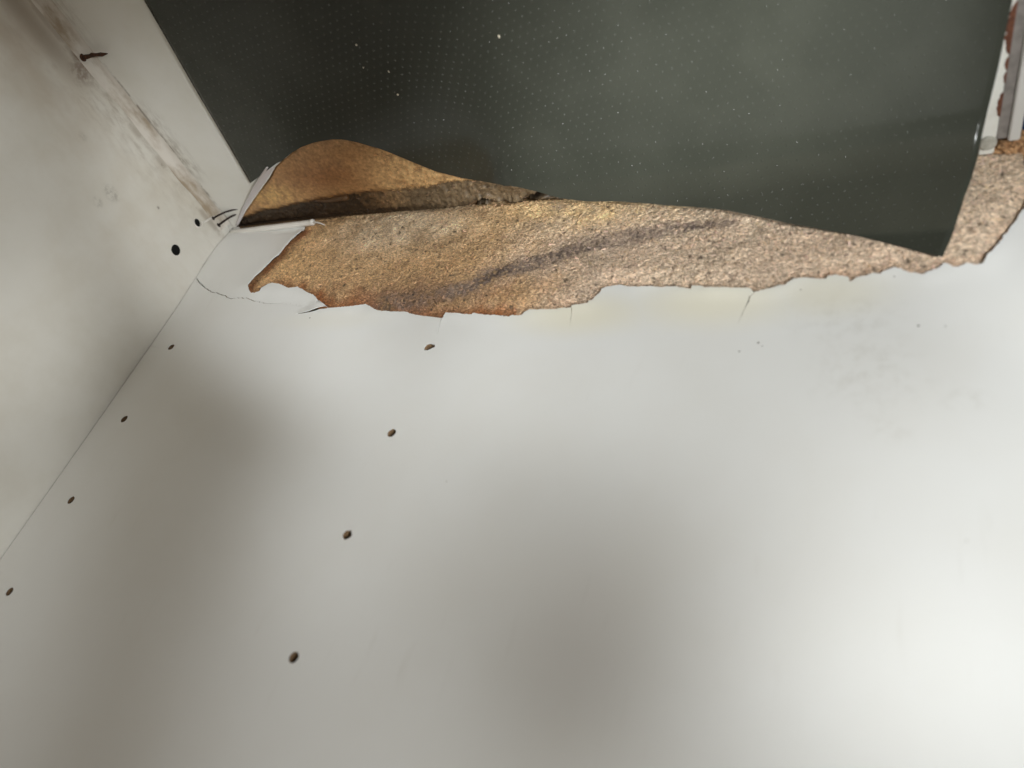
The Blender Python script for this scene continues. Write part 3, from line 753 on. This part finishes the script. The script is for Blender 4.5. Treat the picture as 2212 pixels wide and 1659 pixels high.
S0 = [(-2.27, 43.14), (57.73, 43.14), (98.34, 58.47), (99.69, 58.82), (101.03, 59.17), (102.37, 59.52), (103.71, 59.86), (105.04, 60.2), (107.36, 61.17), (109.67, 62.12), (111.96, 63.07), (114.24, 64.01), (116.5, 64.95), (119.23, 65.83), (121.94, 66.7), (124.63, 67.56), (127.18, 68.34), (129.69, 69.11), (132.41, 69.48), (135.12, 69.86), (137.82, 70.23), (140.5, 70.6), (143.16, 70.97), (146.04, 70.97), (148.91, 70.96), (151.77, 70.95), (154.61, 70.94), (157.43, 70.93), (159.14, 70.66), (160.82, 70.37), (162.47, 70.06), (164.11, 69.75), (165.75, 69.44), (167.56, 68.66), (169.37, 67.88), (171.17, 67.1), (172.97, 66.32), (174.78, 65.54), (176.81, 64.38), (178.84, 63.23), (180.87, 62.07), (182.9, 60.91), (184.94, 59.76), (185.96, 59.23), (186.99, 58.71), (188.02, 58.18), (189.05, 57.66), (190.08, 57.13), (191.65, 55.95), (193.22, 54.76), (194.8, 53.58), (196.37, 52.39), (197.95, 51.2), (199.97, 49.59), (201.99, 47.99), (204.02, 46.38), (206.05, 44.76), (208.09, 43.15), (210.77, 41.08), (213.46, 39.0), (216.15, 36.92), (218.85, 34.84), (221.55, 32.75), (225.06, 30.99), (228.59, 29.41), (232.2, 28.15), (235.88, 27.24), (239.74, 26.79), (243.94, 27.22), (248.31, 28.09), (253.05, 29.65), (258.45, 32.23), (264.08, 35.09), (269.55, 37.62), (274.67, 39.44), (279.44, 38.59), (283.88, 35.05), (287.87, 32.7), (290.59, 31.34), (293.26, 30.13), (295.96, 28.9), (298.67, 27.67), (301.37, 26.44), (304.06, 25.04), (306.74, 23.65), (309.43, 22.26), (312.11, 20.87), (314.79, 19.48), (318.38, 18.22), (321.96, 16.96), (325.52, 15.71), (329.07, 14.46), (332.6, 13.21), (336.13, 12.46), (339.65, 11.85), (343.16, 11.25), (346.64, 10.65), (350.11, 10.05), (355.28, 8.82), (360.41, 7.6), (365.5, 6.37), (370.55, 5.15), (375.56, 3.92), (376.03, 3.73), (376.49, 3.53), (376.95, 3.33), (377.42, 3.13), (377.88, 2.93), (381.85, 2.03), (385.81, 1.13), (389.74, 0.23), (393.64, -0.67), (397.51, -1.56), (401.36, -2.65), (405.17, -3.74), (408.96, -4.81), (412.71, -5.87), (416.43, -6.93), (420.14, -8.38), (423.81, -9.82), (427.45, -11.25), (431.07, -12.67), (434.65, -14.06), (438.2, -15.47), (441.73, -16.88), (445.22, -18.27), (448.69, -19.65), (452.12, -21.02), (455.51, -22.18), (458.88, -23.34), (462.22, -24.48), (465.52, -25.61), (468.8, -26.73), (472.05, -27.85), (475.28, -28.95), (478.48, -30.05), (481.65, -31.13), (484.79, -32.26), (487.92, -34.05), (491.01, -35.82), (494.07, -37.58), (497.1, -39.31), (500.09, -41.02), (503.05, -42.73), (505.98, -44.43), (508.87, -46.11), (511.74, -47.76), (514.57, -49.4), (515.97, -50.15), (517.37, -50.9), (518.76, -51.64), (520.14, -52.38), (521.52, -53.12), (640, -53.12)]
XL = [(-120, 35.2), (44.78, 61.0), (68.52, 64.72), (90.75, 68.2), (111.62, 71.47), (131.24, 74.54), (149.71, 77.43), (167.15, 80.16), (183.63, 82.75), (340, 107.25)]
XR = [(-120, 513.64), (-52.63, 522.92), (-41.8, 526.04), (-29.94, 529.12), (-16.15, 532.72), (-7.54, 535.59), (4.52, 538.46), (21.79, 541.06), (34.63, 542.62), (46.68, 544.03), (60.83, 545.08), (69.33, 545.79), (77.18, 546.3), (340, 566.12)]
def s_edge(X): return float(np.interp(X, [p[0] for p in S0], [p[1] for p in S0]))
def x_left(s): return float(np.interp(s, [p[0] for p in XL], [p[1] for p in XL]))
def x_right(s): return float(np.interp(s, [p[0] for p in XR], [p[1] for p in XR]))
SMAX = 330.0
def mat_uv(u, v):
    X = x_left(60)+(x_right(60)-x_left(60))*u
    for _ in range(4):
        s = s_edge(X)+(SMAX-s_edge(X))*v
        a, b = x_left(s), x_right(s); X = a+(b-a)*u
    return X, s
liner = empty('shelf_liner', (300, 150, 1))
tag(liner, 'dark glossy studded vinyl mat curling up the side panel from the cabinet floor', 'mat')
NU, NV = 150, 110
V = []; F = []
for i in range(NU+1):
    for k in range(NV+1):
        X, s = mat_uv(i/NU, (k/NV)**1.5); p = mat_point(X, s)
        wv = .5*nz(p.x, p.y, p.z, .018)
        V.append((p.x, p.y, max(p.z+wv, 1.0)))
for i in range(NU):
    for k in range(NV):
        F.append((i*(NV+1)+k, (i+1)*(NV+1)+k, (i+1)*(NV+1)+k+1, i*(NV+1)+k+1))
V = [(a-300, b-150, c-1) for a, b, c in V]
sheet_o = mesh_obj('vinyl_sheet', V, F, M_MAT, liner)
sol = sheet_o.modifiers.new('thick', 'SOLIDIFY'); sol.thickness = .4*K; sol.offset = -1
# embossed studs
pitch, rowp = 5.3, 4.65
V = []; F = []
ct, st_ = math.cos(-.05), math.sin(-.05)
segs = 8; prof = ((1.0, -.03), (.68, .16), (.36, .26))
for r in range(-20, 74):
    for q_ in range(-8, 104):
        a0 = 30+q_*pitch+(pitch/2 if r % 2 else 0); s0 = r*rowp
        X = a0; s = s0+(a0-300)*.10
        if X < x_left(s)+3 or X > x_right(s)-3 or s < s_edge(X)+3 or s > SMAX-3: continue
        p = mat_point(X, s); p2 = mat_point(X, s+.5); p3 = mat_point(X+.5, s)
        t1 = (p3-p).normalized(); t2 = (p2-p).normalized(); nrm = t1.cross(t2).normalized()
        p = Vector((p.x, p.y, max(p.z+.5*nz(p.x, p.y, p.z, .018), 1.0)))
        k = len(V); rad = .64
        for (rr_, hh) in prof:
            for j in range(segs):
                an = 2*math.pi*j/segs
                V.append(p+(t1*math.cos(an)+t2*math.sin(an))*rad*rr_+nrm*hh)
        V.append(p+nrm*.29)
        for ri in range(2):
            for j in range(segs):
                F.append((k+ri*segs+j, k+ri*segs+(j+1) % segs, k+(ri+1)*segs+(j+1) % segs, k+(ri+1)*segs+j))
        for j in range(segs): F.append((k+2*segs+j, k+2*segs+(j+1) % segs, k+3*segs))
V = [(v[0]-300, v[1]-150, v[2]-1) for v in V]
studs = mesh_obj('embossed_studs', V, F, M_STUD, liner); studs['kind'] = 'stuff'

# ------------------------------------------------------------------ small things
def nail(name, pts, r, head, mat, label, group=None):
    Vv, Ff = tube(pts, r, 10)
    o = empty(name, pts[0])
    tag(o, label, 'nail', group)
    sh = mesh_obj('shank', [tuple(Vector(v)-Vector(pts[0])) for v in Vv], Ff, mat, o)
    d = (Vector(pts[1])-Vector(pts[0])).normalized()
    Vv, Ff = tube([Vector(pts[0])-d*.5, Vector(pts[0])-d*.2, Vector(pts[0])+d*.4, Vector(pts[0])+d*.7], [head*.7, head, head, head*.6], 12)
    mesh_obj('head', [tuple(Vector(v)-Vector(pts[0])) for v in Vv], Ff, mat, o)
    return o
nail('rusty_nail', [(.8, 163.6, 6.0), (4, 163.4, 5.6), (7, 163.2, 5.2), (10, 163.6, 5.6), (13, 162.6, 4.8), (17, 162.0, 4.6), (21.5, 161.2, 3.6)], [1.7, 1.5, 1.2, 1.5, 1.1, 1.4, .3], 2.6, M_RUST,
     'bent rusty nail sticking out above the grimy floor joint')
nail('brad', [(1.6, 20.6, 7.2), (6, 20.9, 4.2), (12, 21.3, 1.6), (20, 22.0, 1.0), (28.5, 22.4, 1.0)], [.75, .75, .72, .7, .35], 1.6, M_STEEL, 'thin dark brad on the floor by the corner, farther from the side panel')
nail('brad', [(1.6, 13.2, 7.2), (6, 14.2, 4.2), (12, 15.6, 1.6), (20, 17.4, 1.0), (27.5, 18.8, 1.0)], [.85, .85, .8, .75, .35], 1.9, M_STEEL, 'thin dark brad on the floor by the corner, nearest the side panel')

def crumb(x, y, z, r, stretch, label, k):
    bm = bmesh.new(); bmesh.ops.create_icosphere(bm, subdivisions=2, radius=1)
    for v in bm.verts:
        p = v.co*(1+.35*nz(v.co.x*2+k*5, v.co.y*2, v.co.z*2))
        v.co = Vector((p.x*r, p.y*r*stretch, p.z*r*.7))*K
    me = bpy.data.meshes.new('crumb'); bm.to_mesh(me); bm.free(); me.materials.append(M_CRUMB)
    o = bpy.data.objects.new('crumb', me); o.location = Vector((x, y, z))*K
    scene.collection.objects.link(o); tag(o, label, 'crumb', 'pale crumbs on the mat')
labels = ['faint crumb at the far left of the dark mat, topmost of four', 'pale speck in the dark left part of the mat, between two others', 'small upright speck in the dark left part of the mat',
          'tan crumb in the dark left part of the mat, nearest the bared board', 'small white crumb near the top edge of the mat, left of the middle', 'dim speck left of the bright central crumb on the mat',
          'bright upright crumb in the middle of the dark mat', 'bright crumb on the mat just above the studded bend']
for k, ((cx, cy), r, sx_) in enumerate(zip(SPECKS[:8], (.6, .35, .4, .7, .6, .45, .75, .7), (1, 1.5, 2, 1, 1.7, 1.3, 2.2, 2.0))):
    z = mat_h(cx, cy)+.7
    # slide back along the raised part
    crumb(cx+0.601*(z), cy+0.549*(z), z+.1*0+.4, r, sx_, labels[k], k)

# ------------------------------------------------------------------ outside the cabinet front
V = [(562, -5000, -110), (6000, -5000, -110), (6000, 5000, -110), (562, 5000, -110)]
g = mesh_obj('ground', V, [(0, 1, 2, 3)], M_BLUE, None, False); g['kind'] = 'structure'
